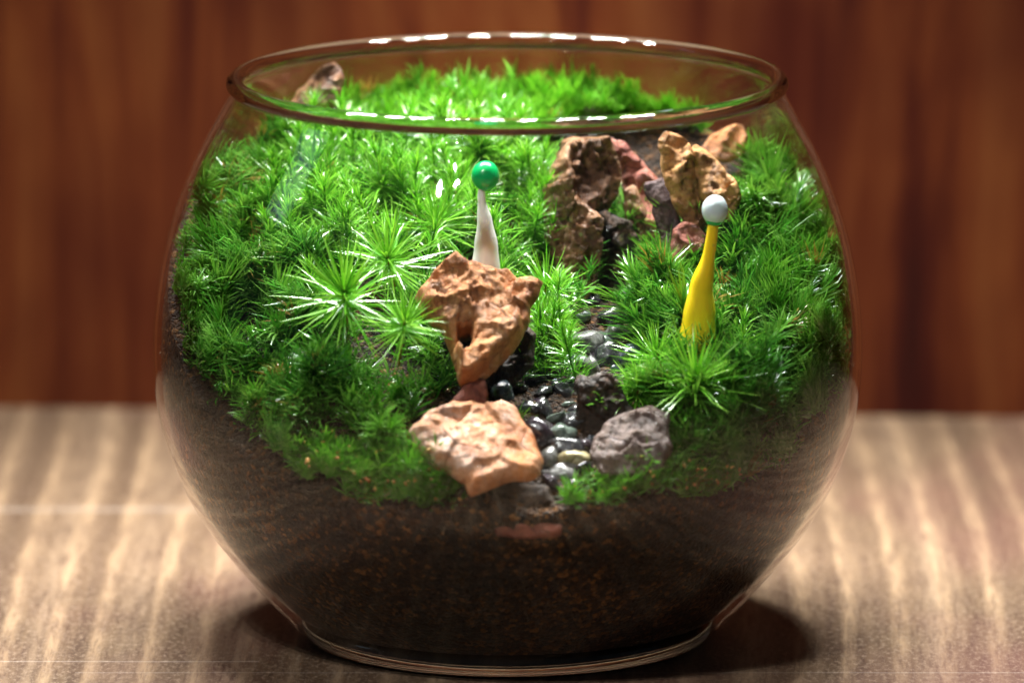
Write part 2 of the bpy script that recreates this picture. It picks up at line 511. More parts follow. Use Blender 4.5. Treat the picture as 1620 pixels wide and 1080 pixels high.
def grains(name, pts, size, mat, sed):
    r = np.random.default_rng(sed)
    n = len(pts)
    oc = np.array([(1, 0, 0), (-1, 0, 0), (0, 1, 0), (0, -1, 0), (0, 0, 1), (0, 0, -1)], float)
    of = np.array([(0, 2, 4), (2, 1, 4), (1, 3, 4), (3, 0, 4), (2, 0, 5), (1, 2, 5), (3, 1, 5), (0, 3, 5)])
    s = size * r.uniform(.5, 1.4, (n, 1, 1)) * r.uniform(.6, 1.3, (n, 6, 1))
    V = pts[:, None] + oc[None] * s + r.normal(0, size * .25, (n, 6, 3))
    F = of[None] + (np.arange(n) * 6)[:, None, None]
    return mesh_np(name, V.reshape(-1, 3), F.reshape(-1, 3))


# ------------------------------------------------------------------ rocks
def seg_dist(P, poly):
    best = np.full(len(P), 1e9)
    near = np.zeros_like(P)
    for a, b in zip(poly, np.roll(poly, -1, 0)):
        ab = b - a
        t = np.clip(((P - a) @ ab) / (ab @ ab + 1e-12), 0, 1)
        q = a + t[:, None] * ab
        d = np.linalg.norm(P - q, axis=1)
        m = d < best
        best[m] = d[m]
        near[m] = q[m]
    return best, near


def inside(P, poly):
    c = np.zeros(len(P), bool)
    for a, b in zip(poly, np.roll(poly, -1, 0)):
        k = ((a[1] > P[:, 1]) != (b[1] > P[:, 1])) & (P[:, 0] < (b[0] - a[0]) * (P[:, 1] - a[1]) / (b[1] - a[1] + 1e-12) + a[0])
        c ^= k
    return c


def rock(name, outline, y0, lean, thick, mat, label, cat='rock', holes=(), sed=0, step=.04, edge=.5, facet=.5, rough=.10, bulge=(0, 0), group=None, yaw=0.0):
    """a solid stone whose face lies in a plane through depth y0, leaning back by `lean` and turned by `yaw`"""
    oc_ = np.mean(np.array(outline, float), 0)
    c = at(oc_[0], oc_[1], y0)
    N = Vector((0, -1, lean)).normalized()
    N = Matrix.Rotation(yaw, 3, 'Z') @ N
    X = Vector((0, 0, 1)).cross(N) * 1.0
    X.normalize()
    X = -X if X.x < 0 else X
    U = N.cross(X)
    U = -U if U.z < 0 else U
    Xn, Un, Nn = np.array(X), np.array(U), np.array(N)

    def to2(p):
        d = ray(*p)
        t = ((c - Cn) @ Nn) / (d @ Nn)
        q = Cn + d * t - c
        return (q @ Xn, q @ Un)
    rs = np.random.default_rng(100 + sed)

    def jag(poly):
        out = []
        for a, b in zip(poly, np.roll(poly, -1, 0)):
            L = np.linalg.norm(b - a)
            k = max(1, int(L / .16))
            for j in range(k):
                p = a + (b - a) * j / k
                if j: p = p + rs.normal(0, .022, 2)
                out.append(p)
        return np.array(out)
    poly = jag(np.array([to2(p) for p in outline]))
    hp = [jag(np.array([to2(p) for p in h])) for h in holes]
    lo, hi = poly.min(0) - step, poly.max(0) + step
    gx, gy = np.arange(lo[0], hi[0], step), np.arange(lo[1], hi[1], step)
    G = np.stack(np.meshgrid(gx, gy, indexing='ij'), -1).reshape(-1, 2)
    ins = inside(G, poly)
    for h in hp: ins &= ~inside(G, h)
    nx, ny = len(gx), len(gy)
    insg = ins.reshape(nx, ny)
    cell = insg[:-1, :-1] & insg[1:, :-1] & insg[1:, 1:] & insg[:-1, 1:]
    use = np.zeros((nx, ny), bool)
    use[:-1, :-1] |= cell; use[1:, :-1] |= cell; use[1:, 1:] |= cell; use[:-1, 1:] |= cell
    # number of used cells round each vertex
    cnt = np.zeros((nx, ny), int)
    cnt[:-1, :-1] += cell; cnt[1:, :-1] += cell; cnt[1:, 1:] += cell; cnt[:-1, 1:] += cell
    ids = -np.ones((nx, ny), int)
    ids[use] = np.arange(use.sum())
    P = G.reshape(nx, ny, 2)[use]
    border = (cnt < 4)[use]
    D, Q = seg_dist(P, poly)
    for h in hp:
        d2, q2 = seg_dist(P, h)
        m = d2 < D
        D[m] = d2[m]; Q[m] = q2[m]
        D = np.where(m, D * 2.5, D)
    P = P.copy()
    P[border] = Q[border]
    D[border] = 0
    prof = np.clip(D / edge, 0, 1)
    prof = (1 - (1 - prof) ** 2.2)
    size = max(hi - lo)
    cen = (lo + hi) / 2

    def side(seed, T_):
        r2 = np.random.default_rng(seed)
        h = np.full(len(P), 1.0)
        for _ in range(7):                       # chiselled planes
            a = r2.uniform(0, 2 * np.pi)
            s = r2.uniform(.15, 1.0) * facet / size * 2.2
            off = r2.uniform(.55, 1.15)
            h = np.minimum(h, off + ((P - cen) @ np.array([math.cos(a), math.sin(a)])) * s)
        h = np.clip(h, .25, 1.2)
        nz = np.array([noise.fractal((p[0] * 1.3 + seed, p[1] * 1.3, seed * .7), 1.0, 2.0, 4) for p in P])
        rg = np.array([noise.fractal((p[0] * 5.5, p[1] * 5.5 + seed, 2.2), .7, 2.0, 3) for p in P])
        W2 = P + .18 * np.array([noise.noise_vector((p[0] * 1.6, p[1] * 1.6, seed)).to_2d()[:] for p in P])

        def cells(size_, gr, st):
            m_ = max(3, int((hi - lo).prod() / size_ ** 2))
            cc = r2.uniform(lo, hi, (m_, 2))
            d_ = np.linalg.norm(W2[:, None] - cc[None], axis=-1)
            k_ = np.argmin(d_, 1)
            g_ = r2.normal(0, gr, (m_, 2))
            o_ = r2.uniform(-st, st, m_)
            return o_[k_] + ((P - cc[k_]) * g_[k_]).sum(1)
        frac = cells(.62, .38, .07) + cells(.24, .30, .018)
        ridge = np.array([noise.ridged_multi_fractal((p[0] * 1.1 + 9, p[1] * 1.5 + seed, 1.2), .8, 2.1, 4, 1.0, 2.0) - 1.0 for p in P])
        # stepped chips along slanting bedding planes
        ph = (P @ np.array([math.cos(seed), math.sin(seed)])) * 1.7 + nz * 2.2
        chip = (ph - np.floor(ph)) ** 3
        return T_ * prof * h + (frac * (rough / .09) * .8 + nz * rough * .8 + rg * rough * .35 + ridge * rough * .3 - chip * rough * .4 - rough * .2) * np.clip(D / .12, 0, 1)
    hf, hb = side(sed * 3 + 1, thick), side(sed * 3 + 2, thick * .9)
    hf = np.maximum(hf, -hb * .5 + .02 * (D > 0))
    hf += (bulge[0] * (P[:, 0] - cen[0]) + bulge[1] * (P[:, 1] - cen[1]))
    hb -= (bulge[0] * (P[:, 0] - cen[0]) + bulge[1] * (P[:, 1] - cen[1]))
    hf[border] = (hf - hb)[border] / 2 * 1.0
    n = len(P)
    back = np.arange(n) + n
    bidx = np.where(border)[0]
    hb_b = hb.copy()
    W = lambda h: P[:, :1] * Xn + P[:, 1:] * Un + h[:, None] * Nn
    VV = np.vstack([W(hf), W(-hb)])
    VV[back[bidx]] = VV[bidx]
    back[bidx] = bidx
    ii, jj = np.where(cell)
    q = np.stack([ids[ii, jj], ids[ii + 1, jj], ids[ii + 1, jj + 1], ids[ii, jj + 1]], -1)
    Fq = np.vstack([q, back[q[:, ::-1]]])
    me = mesh_np(name, VV, Fq)
    bm = bmesh.new(); bm.from_mesh(me)
    bmesh.ops.delete(bm, geom=[v for v in bm.verts if not v.link_faces], context='VERTS')
    bmesh.ops.recalc_face_normals(bm, faces=bm.faces)
    bm.to_mesh(me); bm.free()
    o = link(name, me, mat, loc=c)
    return tag(o, label, cat, group)


rock('rock', [(655, 470), (690, 432), (722, 415), (745, 428), (775, 430), (805, 426), (818, 440), (842, 437), (860, 446), (852, 470), (840, 486), (838, 510), (826, 536), (806, 562), (780, 588), (752, 606), (728, 612),
     (722, 590), (714, 565), (706, 545), (700, 528), (682, 515), (664, 498)], -4.1, .85, .85, ORANGE,
     'largest orange rock, jagged and leaning with a dark hollow low in its face', holes=[[(726, 532), (744, 528), (747, 543), (740, 561), (731, 564), (727, 550)]], sed=1, facet=.7, rough=.07, edge=.16)
rock('rock', [(905, 400), (920, 340), (955, 330), (1000, 350), (1020, 400), (1010, 470), (960, 480), (915, 470)], .9, .15, .3, DARK,  # dark slab added, its colour stands in for the gully's shade
     'nearly black slab added as painted shade deep in the gully', sed=19, facet=.9, rough=.1)
rock('rock', [(640, 690), (668, 662), (705, 643), (745, 634), (778, 640), (792, 636), (818, 645), (832, 672), (846, 690), (857, 720), (856, 752), (830, 762), (795, 766), (765, 778), (742, 785), (735, 765), (700, 745), (660, 722)],
     -6.3, 1.0, .55, PALE, 'pale salmon orange rock, broad and wet, at the front of the moss', sed=2, facet=.5, rough=.038, edge=.2)
rock('rock', [(706, 655), (716, 630), (735, 606), (752, 596), (768, 600), (772, 620), (770, 648), (745, 660)], -5.3, .5, .35, RED,
     'small reddish brown pointed stone just behind the pale salmon rock', 'stone', sed=3, rough=.06)
rock('rock', [(908, 690), (912, 640), (908, 608), (914, 590), (930, 596), (948, 588), (966, 590), (982, 606), (995, 640), (1015, 655), (1000, 690), (950, 705)], -4.85, .2, .22, DARK,
     'dark brown bark-like slab standing upright between the pebbles and right moss', 'slab', sed=4, facet=.9, rough=.08)
rock('rock', [(932, 720), (940, 690), (962, 664), (995, 650), (1030, 640), (1060, 652), (1058, 680), (1066, 710), (1050, 740), (1000, 752), (950, 750)], -5.95, .9, .42, GREY,
     'mauve grey mottled rock at the front below the right star moss', sed=5, facet=1.0, rough=.055, edge=.25)
rock('rock', [(858, 300), (872, 262), (888, 222), (905, 214), (935, 216), (962, 214), (975, 240), (985, 280), (978, 310), (955, 345), (935, 380), (925, 420), (880, 430), (862, 380)], 1.3, .35, .65, BROWN,
     'big brown ridged rock at the back left of the rock gully', sed=6, facet=1.2, rough=.14, yaw=.25)
rock('rock', [(905, 300), (935, 330), (955, 345), (950, 420), (925, 500), (895, 540), (880, 450)], .3, .2, .45, BROWN,
     'shaded lower brown rock face under the big ridged rock', sed=16, facet=1.0, rough=.1)
rock('rock', [(960, 214), (985, 222), (1010, 248), (1035, 275), (1050, 310), (1046, 380), (1020, 390), (998, 340), (985, 290), (970, 250)], 1.9, .3, .35, RED,
     'dark red slab slanting between the two back rock groups', 'slab', sed=7, facet=1.0, rough=.07, yaw=-.3)
rock('rock', [(985, 300), (1005, 290), (1030, 350), (1050, 400), (1052, 480), (1000, 470), (990, 400)], 1.4, .15, .4, BROWN,
     'brown rock in the shaded middle of the gully', sed=17, facet=1.0, rough=.1)
rock('rock', [(1018, 288), (1034, 286), (1048, 280), (1060, 300), (1070, 330), (1078, 360), (1070, 395), (1048, 392), (1036, 350), (1024, 315)], .7, .15, .2, PLUM,
     'flat plum coloured slate in front of the ochre rocks', 'slab', sed=8, facet=.4, rough=.03, yaw=-.35)
rock('rock', [(1040, 222), (1052, 206), (1072, 212), (1092, 228), (1100, 256), (1108, 300), (1118, 350), (1110, 390), (1085, 360), (1062, 320), (1046, 270)], .6, .3, .42, OCHRE,
     'tall pointed ochre rock at the back right', sed=9, facet=1.1, rough=.09, yaw=.2)
rock('rock', [(1088, 240), (1100, 227), (1118, 238), (1145, 265), (1168, 292), (1172, 320), (1155, 352), (1120, 350), (1104, 300)], .5, .4, .4, OCHRE,
     'ochre rock with black flecks sloping down right behind the white bead', sed=10, facet=1.1, rough=.09, yaw=-.2)
rock('rock', [(1108, 235), (1125, 212), (1150, 200), (1176, 198), (1184, 216), (1178, 244), (1150, 256), (1122, 252)], 3.0, .8, .4, ORANGE,
     'small rounded orange stone at the far back right', 'stone', sed=11, rough=.05, facet=1.1)
rock('rock', [(1064, 362), (1080, 350), (1104, 356), (1120, 374), (1112, 396), (1090, 404), (1076, 424), (1060, 432), (1060, 400)], -.1, .4, .3, RED,
     'small dark red chipped stone under the ochre rocks', 'stone', sed=12, rough=.08)
rock('rock', [(455, 168), (470, 142), (492, 122), (512, 102), (530, 98), (540, 110), (543, 140), (540, 168), (520, 190), (475, 190)], 3.9, .35, .45, BROWN,
     'dark brown stone poking up by the rim at the back left', 'stone', sed=13, rough=.09, facet=1.1)
rock('rock', [(888, 205), (900, 182), (925, 170), (952, 166), (972, 180), (975, 205), (930, 214)], 4.9, .4, .4, GREY,
     'pale pinkish stone tucked in the back moss', 'stone', sed=14, rough=.06)
rock('rock', [(780, 832), (800, 822), (850, 824), (890, 828), (888, 848), (830, 852), (785, 848)], -6.86, .1, .10, RED,
     'thin red stone buried in the soil against the front glass', 'stone', sed=15, rough=.03)
rock('rock', [(696, 540), (715, 505), (760, 490), (815, 500), (850, 530), (845, 580), (800, 620), (740, 625), (706, 600)], -3.4, .3, .4, DARK,  # added support, dark colour painted in for the shaded gap behind
     'added rock propping up the leaning orange one from behind, dark as painted shade', sed=20, facet=.9, rough=.07)
rock('rock', [(742, 790), (770, 770), (820, 764), (870, 768), (882, 790), (870, 822), (810, 832), (755, 826)], -6.6, .35, .25, DARK,
     'flat dark wet stone under the pale salmon rock', 'stone', sed=18, rough=.05)

# ------------------------------------------------------------------ pebbles
def pebble_mesh(name, sed, dims):
    bm = bmesh.new()
    bmesh.ops.create_icosphere(bm, subdivisions=3, radius=1.0)
    for v in bm.verts:
        n1 = noise.noise(v.co * .9 + Vector((sed * 3.1, 0, 0)))
        n2 = noise.noise(v.co * 2.2 + Vector((0, sed * 1.7, 0)))
        v.co *= 1 + .42 * n1 + .20 * n2
        v.co = Vector((v.co.x * dims[0], v.co.y * dims[1], v.co.z * dims[2]))
    me = bpy.data.meshes.new(name)
    bm.to_mesh(me); bm.free()
    return me


def mat_pebble(name, a, b, c_, rough=.2):
    return mat_rock(name, [a, tuple(.5 * (x + y) for x, y in zip(a, b)), b, c_], tuple(x * .4 for x in a), 2.2, rough, .9, .014, len(name), .6)


PEB = {'dark': mat_pebble('dark pebble', (.012, .012, .014), (.035, .036, .040), (.10, .10, .11)),
       'plum': mat_pebble('plum pebble', (.020, .014, .020), (.045, .032, .045), (.10, .08, .10)),
       'green': mat_pebble('green pebble stone', (.07, .10, .08), (.16, .21, .17), (.35, .42, .36)),
       'grey': mat_pebble('grey pebble', (.05, .05, .048), (.16, .16, .15), (.40, .41, .41)),
       'ochre': mat_pebble('ochre pebble stone', (.20, .15, .05), (.42, .36, .20), (.62, .56, .40)),
       'blue': mat_pebble('slate blue pebble', (.025, .035, .045), (.06, .08, .10), (.18, .22, .26))}
plist = [(853, 676, 27, 24, 'plum', 'smooth plum black pebble, right beside the pale salmon rock'),
         (892, 681, 20, 13, 'green', 'small grey green pebble right of the plum black one'),
         (902, 706, 30, 18, 'dark', 'black wet pebble under the grey green one'),
         (908, 722, 24, 16, 'ochre', 'pale ochre pebble in the front of the stream bed'),
         (868, 722, 16, 20, 'grey', 'pale grey stone against the right edge of the salmon rock'),
         (884, 748, 34, 22, 'grey', 'cloudy grey pebble lowest in the stream bed by the front glass'),
         (795, 620, 18, 22, 'blue', 'dark bluish pebble behind the small reddish stone'),
         (973, 500, 27, 22, 'dark', 'rounded charcoal pebble highest in the stream'),
         (918, 540, 34, 20, 'grey', 'widest pale grey pebble in the upper stream'),
         (980, 525, 24, 14, 'grey', 'pale mottled pebble under the rounded charcoal one'),
         (962, 562, 26, 25, 'dark', 'glossy black pebble in the middle of the stream'),
         (936, 578, 13, 24, 'grey', 'narrow upright grey pebble in the middle of the stream'),
         (1000, 560, 20, 22, 'blue', 'slate blue pebble touching the right star moss'),
         (1000, 470, 22, 28, 'grey', 'dim grey stone at the head of the stream')]
fill_r = random.Random(5)
stream = np.array([(772, 640), (790, 590), (850, 590), (900, 520), (930, 455), (1010, 455), (1020, 540), (1000, 600), (935, 660), (935, 740), (905, 775), (862, 770), (850, 690), (820, 640)], float)


def terrain_hit(u, v):
    """where the ray through (u, v) meets the terrain"""
    d = ray(u, v)
    t = np.arange(155, 178, .05)
    p = Cn + d[None] * t[:, None]
    ok = (p[:, 2] < T(p[:, 0], p[:, 1])) & (np.hypot(p[:, 0], p[:, 1]) < r_in(np.clip(p[:, 2], 0, 11.8)) - .1)
    k = np.argmax(ok)
    return p[k] if ok.any() else None


for n_, (u, v, a, b, m, lab) in enumerate(plist):
    p = terrain_hit(u, v + b * .4)
    if p is None: p = at(u, v, -3)
    nn = T_normal(p[0:1], p[1:2])[0]
    ax, bz = a / 76, b / 76
    pos = p + nn * .05
    if u == 884: pos = p + np.array([0, .25, 0.05])
    o = link('pebble', pebble_mesh('pebble', n_ + 2, (ax, max(ax, bz) * .8, bz * .95)), PEB[m], loc=pos)
    o.rotation_euler = (fill_r.uniform(-.2, .2), fill_r.uniform(-.25, .25), 0)
    tag(o, lab, 'pebble', 'wet pebbles of the little stream bed')
tiny = []
shared = [pebble_mesh('pebble', 40 + k, (.17, .14, .12)) for k in range(4)]
meshes = {}
cnt = 0
while cnt < 52:
    u, v = fill_r.uniform(770, 1020), fill_r.uniform(450, 775)
    if not inside(np.array([[u, v]]), stream)[0]: continue
    if any(abs(u - q[0]) < q[2] * .75 and abs(v - q[1]) < q[3] * .75 for q in plist): continue
    p = terrain_hit(u, v)
    cnt += 1
    if p is None: continue
    k = fill_r.randrange(4)
    m = fill_r.choice(['dark', 'dark', 'plum', 'blue', 'dark', 'grey', 'green'])
    if (k, m) not in meshes:
        me = shared[k].copy(); me.materials.clear(); me.materials.append(PEB[m]); meshes[(k, m)] = me
    o = link('pebble', meshes[(k, m)], loc=p)
    s = fill_r.uniform(.6, 1.7)
    o.scale = (s * fill_r.uniform(.8, 1.3), s, s * fill_r.uniform(.6, 1.1))
    o.rotation_euler = tuple(fill_r.uniform(-1, 1) for _ in range(3))
    tiny.append((o, u, v, s, m))
    word = {'dark': 'black', 'plum': 'plum black', 'blue': 'slate blue', 'grey': 'pale grey', 'green': 'grey green'}[m]
    tag(o, 'tiny %s gravel pebble filling gaps in the stream bed' % word, 'pebble', 'tiny %s pebbles of the stream bed' % word)

ANCH = [(853, 676, 'the plum black pebble'), (892, 681, 'the grey green pebble'), (908, 722, 'the pale ochre pebble'), (884, 748, 'the cloudy grey pebble'),
        (795, 620, 'the dark bluish pebble'), (973, 500, 'the rounded charcoal pebble'), (918, 540, 'the widest pale pebble'), (962, 562, 'the glossy black pebble'),
        (1000, 560, 'the slate blue pebble'), (1000, 470, 'the dim grey head stone'), (950, 640, 'the upright dark slab'), (775, 575, 'the leaning orange rock'), (850, 620, 'the dark middle of the stream')]


def place_words(u, v, anchors):
    k = min(range(len(anchors)), key=lambda i: (anchors[i][0] - u) ** 2 + (anchors[i][1] - v) ** 2)
    du, dv = u - anchors[k][0], v - anchors[k][1]
    if abs(du) > 1.8 * abs(dv): w_ = 'right of' if du > 0 else 'left of'
    elif abs(dv) > 1.8 * abs(du): w_ = 'below' if dv > 0 else 'above'
    else: w_ = ('below' if dv > 0 else 'above') + (' right of' if du > 0 else ' left of')
    return w_ + ' ' + anchors[k][2], math.hypot(du, dv)


RANK = ['', 'second nearest ', 'third nearest ', 'fourth nearest ', 'fifth nearest ', 'sixth nearest ', 'seventh nearest ', 'eighth nearest ', 'ninth nearest ']


def unique_labels(items, fmt):
    """items (object, words before, place words, distance): rank those that would read the same"""
    by = {}
    for it in items: by.setdefault((it[1], it[2]), []).append(it)
    for (a_, b_), l_ in by.items():
        for n_, it in enumerate(sorted(l_, key=lambda q_: q_[3])):
            it[0]['label'] = (RANK[min(n_, 8)] + fmt % (a_, b_))


items = []
for o, u, v, s, m in tiny:
    word = {'dark': 'black', 'plum': 'plum black', 'blue': 'slate blue', 'grey': 'pale grey', 'green': 'grey green'}[m]
    pw, dd = place_words(u, v, ANCH)
    items.append((o, word, pw, dd))
unique_labels(items, 'tiny %s gravel pebble %s')

# ------------------------------------------------------------------ moss
def unit(v): return v / (np.linalg.norm(v, axis=-1, keepdims=True) + 1e-9)


def blades(base, d, b, L, W, curl, tint, prof=(.55, 1.0, .75, 0.0)):
    """n tapered curved blades. base,d,b (n,3), L,W,curl (n,), tint (n,2)"""
    n = len(base)
    k = len(prof)
    ts = np.linspace(0, 1, k)
    side = unit(np.cross(d, b))
    C = []
    for t in ts:
        C.append(base + L[:, None] * (t * d + (curl * t * t)[:, None] * b))
    V = []
    for j, t in enumerate(ts[:-1]):
        wv = side * (W * prof[j] * .5)[:, None]
        V += [C[j] - wv, C[j] + wv]
    V.append(C[-1])
    nv = 2 * (k - 1) + 1
    V = np.stack(V, 1)
    f = []
    for j in range(k - 2):
        a = 2 * j
        f += [(a, a + 1, a + 3), (a, a + 3, a + 2)]
    a = 2 * (k - 2)
    f.append((a, a + 1, a + 2))
    F = np.array(f)[None] + (np.arange(n) * nv)[:, None, None]
    tt = np.repeat(ts[:-1], 2).tolist() + [1.0]
    Tn = np.zeros((n, nv, 4))
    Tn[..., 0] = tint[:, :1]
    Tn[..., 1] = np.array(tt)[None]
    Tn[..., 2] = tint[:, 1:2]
    Tn[..., 3] = 1
    return V.reshape(-1, 3), F.reshape(-1, 3), Tn.reshape(-1, 4)


def contain(V):
    """leaves press against the inside of the glass instead of passing through it"""
    r = np.hypot(V[:, 0], V[:, 1])
    lim = r_in(np.clip(V[:, 2], .6, 11.6)) - .04
    s = np.where(r > lim, (lim - .03 * np.random.default_rng(1).random(len(r))) / np.maximum(r, 1e-6), 1.0)
    V = V.copy()
    V[:, 0] *= s
    V[:, 1] *= s
    return V


def frame(ax):
    t = np.where(np.abs(ax[..., 2:3]) < .9, np.array([0, 0, 1.0]), np.array([1.0, 0, 0]))
    a = unit(np.cross(ax, t))
    return a, np.cross(ax, a)


def shoots(pos, ax, H, K, leafL, leafW, spread0, spread1, curl, secund, s0=.25, r=rng):
    """pos, ax (S,3): leafy shoots with K leaves each"""
    S = len(pos)
    a, b = frame(ax)
    s = np.linspace(s0, 1, K)[None] + r.normal(0, .02, (S, K))
    az = (np.arange(K) * 2.399)[None] + r.uniform(0, 6.28, (S, 1)) + r.normal(0, .25, (S, K))
    bendd = unit(np.stack([r.normal(0, 1, S), r.normal(-.5, 1, S), np.full(S, -.4)], -1)) * .25
    base = pos[:, None] + ax[:, None] * (s * H[:, None])[..., None] + bendd[:, None] * (H[:, None] * s ** 2)[..., None]
    rad = np.cos(az)[..., None] * a[:, None] + np.sin(az)[..., None] * b[:, None]
    sp = spread0 + (spread1 - spread0) * np.clip(s, 0, 1) ** 1.5 + r.normal(0, .10, (S, K))
    d = ax[:, None] * np.cos(sp)[..., None] + rad * np.sin(sp)[..., None]
    sec = unit(np.stack([r.normal(0, 1, S), r.normal(-.3, .7, S), r.normal(-.3, .4, S)], -1))
    bd = unit(rad * (1 - secund) + sec[:, None] * secund)
    L = leafL * r.uniform(.7, 1.2, (S, K)) * r.uniform(.8, 1.2, (S, 1))
    W = leafW * r.uniform(.8, 1.2, (S, K))
    cu = curl * r.uniform(.4, 1.5, (S, K))
    ti = np.stack([np.clip(r.uniform(.1, .9, (S, 1)) * .6 + r.uniform(0, .4, (S, K)), 0, 1), np.broadcast_to(r.random((S, 1)), (S, K))], -1)
    n = S * K
    V, F, Tn = blades(base.reshape(n, 3), unit(d.reshape(n, 3)), bd.reshape(n, 3), L.ravel(), W.ravel(), cu.ravel(), ti.reshape(n, 2))
    return V, F, Tn


def combine(parts):
    Vs, Fs, Ts, o = [], [], [], 0
    for V, F, Tn in parts:
        Vs.append(V); Fs.append(F + o); Ts.append(Tn); o += len(V)
    return np.vstack(Vs), np.vstack(Fs), np.vstack(Ts)


# scatter candidates over the terrain
NC = 110000
q = rng.uniform(-7.4, 7.4, (NC, 2))
z = T(q[:, 0], q[:, 1])
nrm = T_normal(q[:, 0], q[:, 1])
wgt = 1 / nrm[:, 2]
ok = (np.hypot(q[:, 0], q[:, 1]) < r_in(z) - .12) & (rng.random(NC) < wgt / 4)
q, z, nrm = q[ok], z[ok], nrm[ok]
P3 = np.c_[q, z]
U_, V_ = project(P3)
UV = np.stack([U_, V_], -1)
bare = inside(UV, stream)
gully = np.array([(868, 235), (905, 205), (1060, 200), (1195, 235), (1180, 345), (1100, 370), (1060, 420), (1040, 470), (930, 470), (915, 420), (880, 360)], float)
bare |= inside(UV, gully)
bare &= ~inside(UV, np.array([(985, 375), (1058, 375), (1050, 445), (985, 455)], float))
front_rock = np.array([(630, 700), (650, 670), (700, 610), (780, 600), (800, 640), (850, 690), (858, 750), (800, 830), (745, 800), (735, 760)], float)
bare |= inside(UV, front_rock)
underlean = np.array([(700, 520), (760, 500), (830, 500), (800, 620), (720, 640)], float)
bare |= inside(UV, underlean)
greyr = np.array([(905, 590), (985, 590), (1015, 640), (940, 670), (1000, 640), (1060, 660), (1060, 735), (935, 750), (905, 775), (885, 840), (760, 850), (745, 800)], float)
bare |= inside(UV, greyr)
leftgap = (V_ > 690) & (U_ < 470)
bare |= leftgap & (V_ > 560 + (U_ - 250) * .9)
rad_ = np.hypot(P3[:, 0], P3[:, 1])
bare |= (rad_ > r_in(P3[:, 2]) - .12 - .15 * (P3[:, 0] < -4) * (P3[:, 1] > -4.5)) & (P3[:, 1] < 5)
# cushions: the moss swells in soft humps
hump = np.array([noise.noise((p[0] * .85, p[1] * .85, p[2] * .85 + 3)) + .5 * noise.noise((p[0] * 2.1, p[1] * 2.1, p[2] * 2.1)) for p in P3])
bare |= (hump < -.33 + .14 * ((UV[:, 1] > 480) & (UV[:, 0] < 700))) & (rng.random(len(hump)) < .8) & (UV[:, 1] > 232)
P3, nrm, UV, hump = P3[~bare], nrm[~bare], UV[~bare], hump[~bare]
P3 = P3 + nrm * (np.clip(hump, -.6, .8) * np.where(UV[:, 1] < 232, .15, .85))[:, None]
u, v = UV[:, 0], UV[:, 1]


def lean_field(P, s=.55, amp=.45):
    out = np.zeros((len(P), 3))
    for i_, p in enumerate(P):
        out[i_] = noise.noise_vector(Vector((p[0] * s, p[1] * s, p[2] * s)))
    return out * amp


def carpet(name, mask, keep, mat, label, H, K, LL, LW, sp0, sp1, curl, sec, up=.55, amp=.7):
    idx = np.where(mask)[0]
    idx = idx[rng.random(len(idx)) < keep]
    P, N = P3[idx], nrm[idx]
    ax = unit(N + np.array([0, 0, up]) + lean_field(P, 1.1, amp) + rng.normal(0, .16, P.shape))
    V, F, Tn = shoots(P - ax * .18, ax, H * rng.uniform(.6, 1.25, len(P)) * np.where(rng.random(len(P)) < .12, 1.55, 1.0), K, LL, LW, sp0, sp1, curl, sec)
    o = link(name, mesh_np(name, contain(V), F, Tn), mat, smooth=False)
    tag(o, label, 'moss', kind='stuff')
    print(name, len(P), len(F))
    return o


backm = v < 232
leftm = ~backm & (u < 500) & (v < 560)
starm = ~backm & (u >= 400) & (u < 950) & (v < 540) & ~leftm
rightm = ~backm & (u > 950) & (v < 760) & ~((v > 740) & (u < 1150))
lowm = ~backm & (u < 860) & ~leftm & ~starm
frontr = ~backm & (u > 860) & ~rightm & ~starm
print('cands', len(P3))
carpet('fluffy_moss', backm, .34, M_BMOSS, 'soft bright green moss bank along the back of the bowl', .62, 36, .44, .036, .8, .2, .35, .6, up=.7)
carpet('cushion_moss', leftm, .30, M_CARP, 'dense curly green moss climbing the left glass', .65, 26, .55, .046, .9, .25, .6, .75)
carpet('cushion_moss', starm, .13, M_CARP, 'low dark green moss beneath the star shaped shoots', .5, 24, .42, .040, 1.0, .4, .35, .4)
carpet('cushion_moss', rightm, .34, M_CARP, 'thick glossy green moss bank on the right side', .68, 30, .56, .040, .8, .2, .65, .8)
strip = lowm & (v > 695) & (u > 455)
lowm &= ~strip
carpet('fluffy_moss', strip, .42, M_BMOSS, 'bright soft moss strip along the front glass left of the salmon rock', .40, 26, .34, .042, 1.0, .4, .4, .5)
carpet('cushion_moss', lowm, .24, M_CARP, 'dark wet green moss in the lower left of the slope', .52, 24, .46, .040, 1.0, .3, .5, .7)
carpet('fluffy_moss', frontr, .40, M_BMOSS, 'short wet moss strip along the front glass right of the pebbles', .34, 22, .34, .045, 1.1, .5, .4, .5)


# water beads caught in the moss, and brown bits of old leaf
pick = rng.choice(len(P3), 2200, replace=False)
pd = P3[pick] + nrm[pick] * rng.uniform(.25, .75, (2200, 1))
rd_ = np.hypot(pd[:, 0], pd[:, 1])
pd = pd[rd_ < r_in(np.clip(pd[:, 2], .6, 11.6)) - .12]
t_ = bmesh.new(); bmesh.ops.create_icosphere(t_, subdivisions=2, radius=1.0)
iv = np.array([v_.co[:] for v_ in t_.verts]); if_ = np.array([[v_.index for v_ in f_.verts] for f_ in t_.faces]); t_.free()
sz = rng.uniform(.014, .042, (len(pd), 1, 1))
me = mesh_np('water_droplets', (pd[:, None] + iv[None] * sz).reshape(-1, 3), (if_[None] + (np.arange(len(pd)) * len(iv))[:, None, None]).reshape(-1, 3))
tag(link('water_droplets', me, M_SG), 'tiny clear water droplets sprinkled over all the moss', 'droplets', kind='stuff')
md = NT('old leaf bits')
md_ = md.done(md.princ(md.ramp(md.noise(md.coords(), 2.0, 2), [(.4, (.30, .09, .015)), (.6, (.55, .32, .08))]), .4))
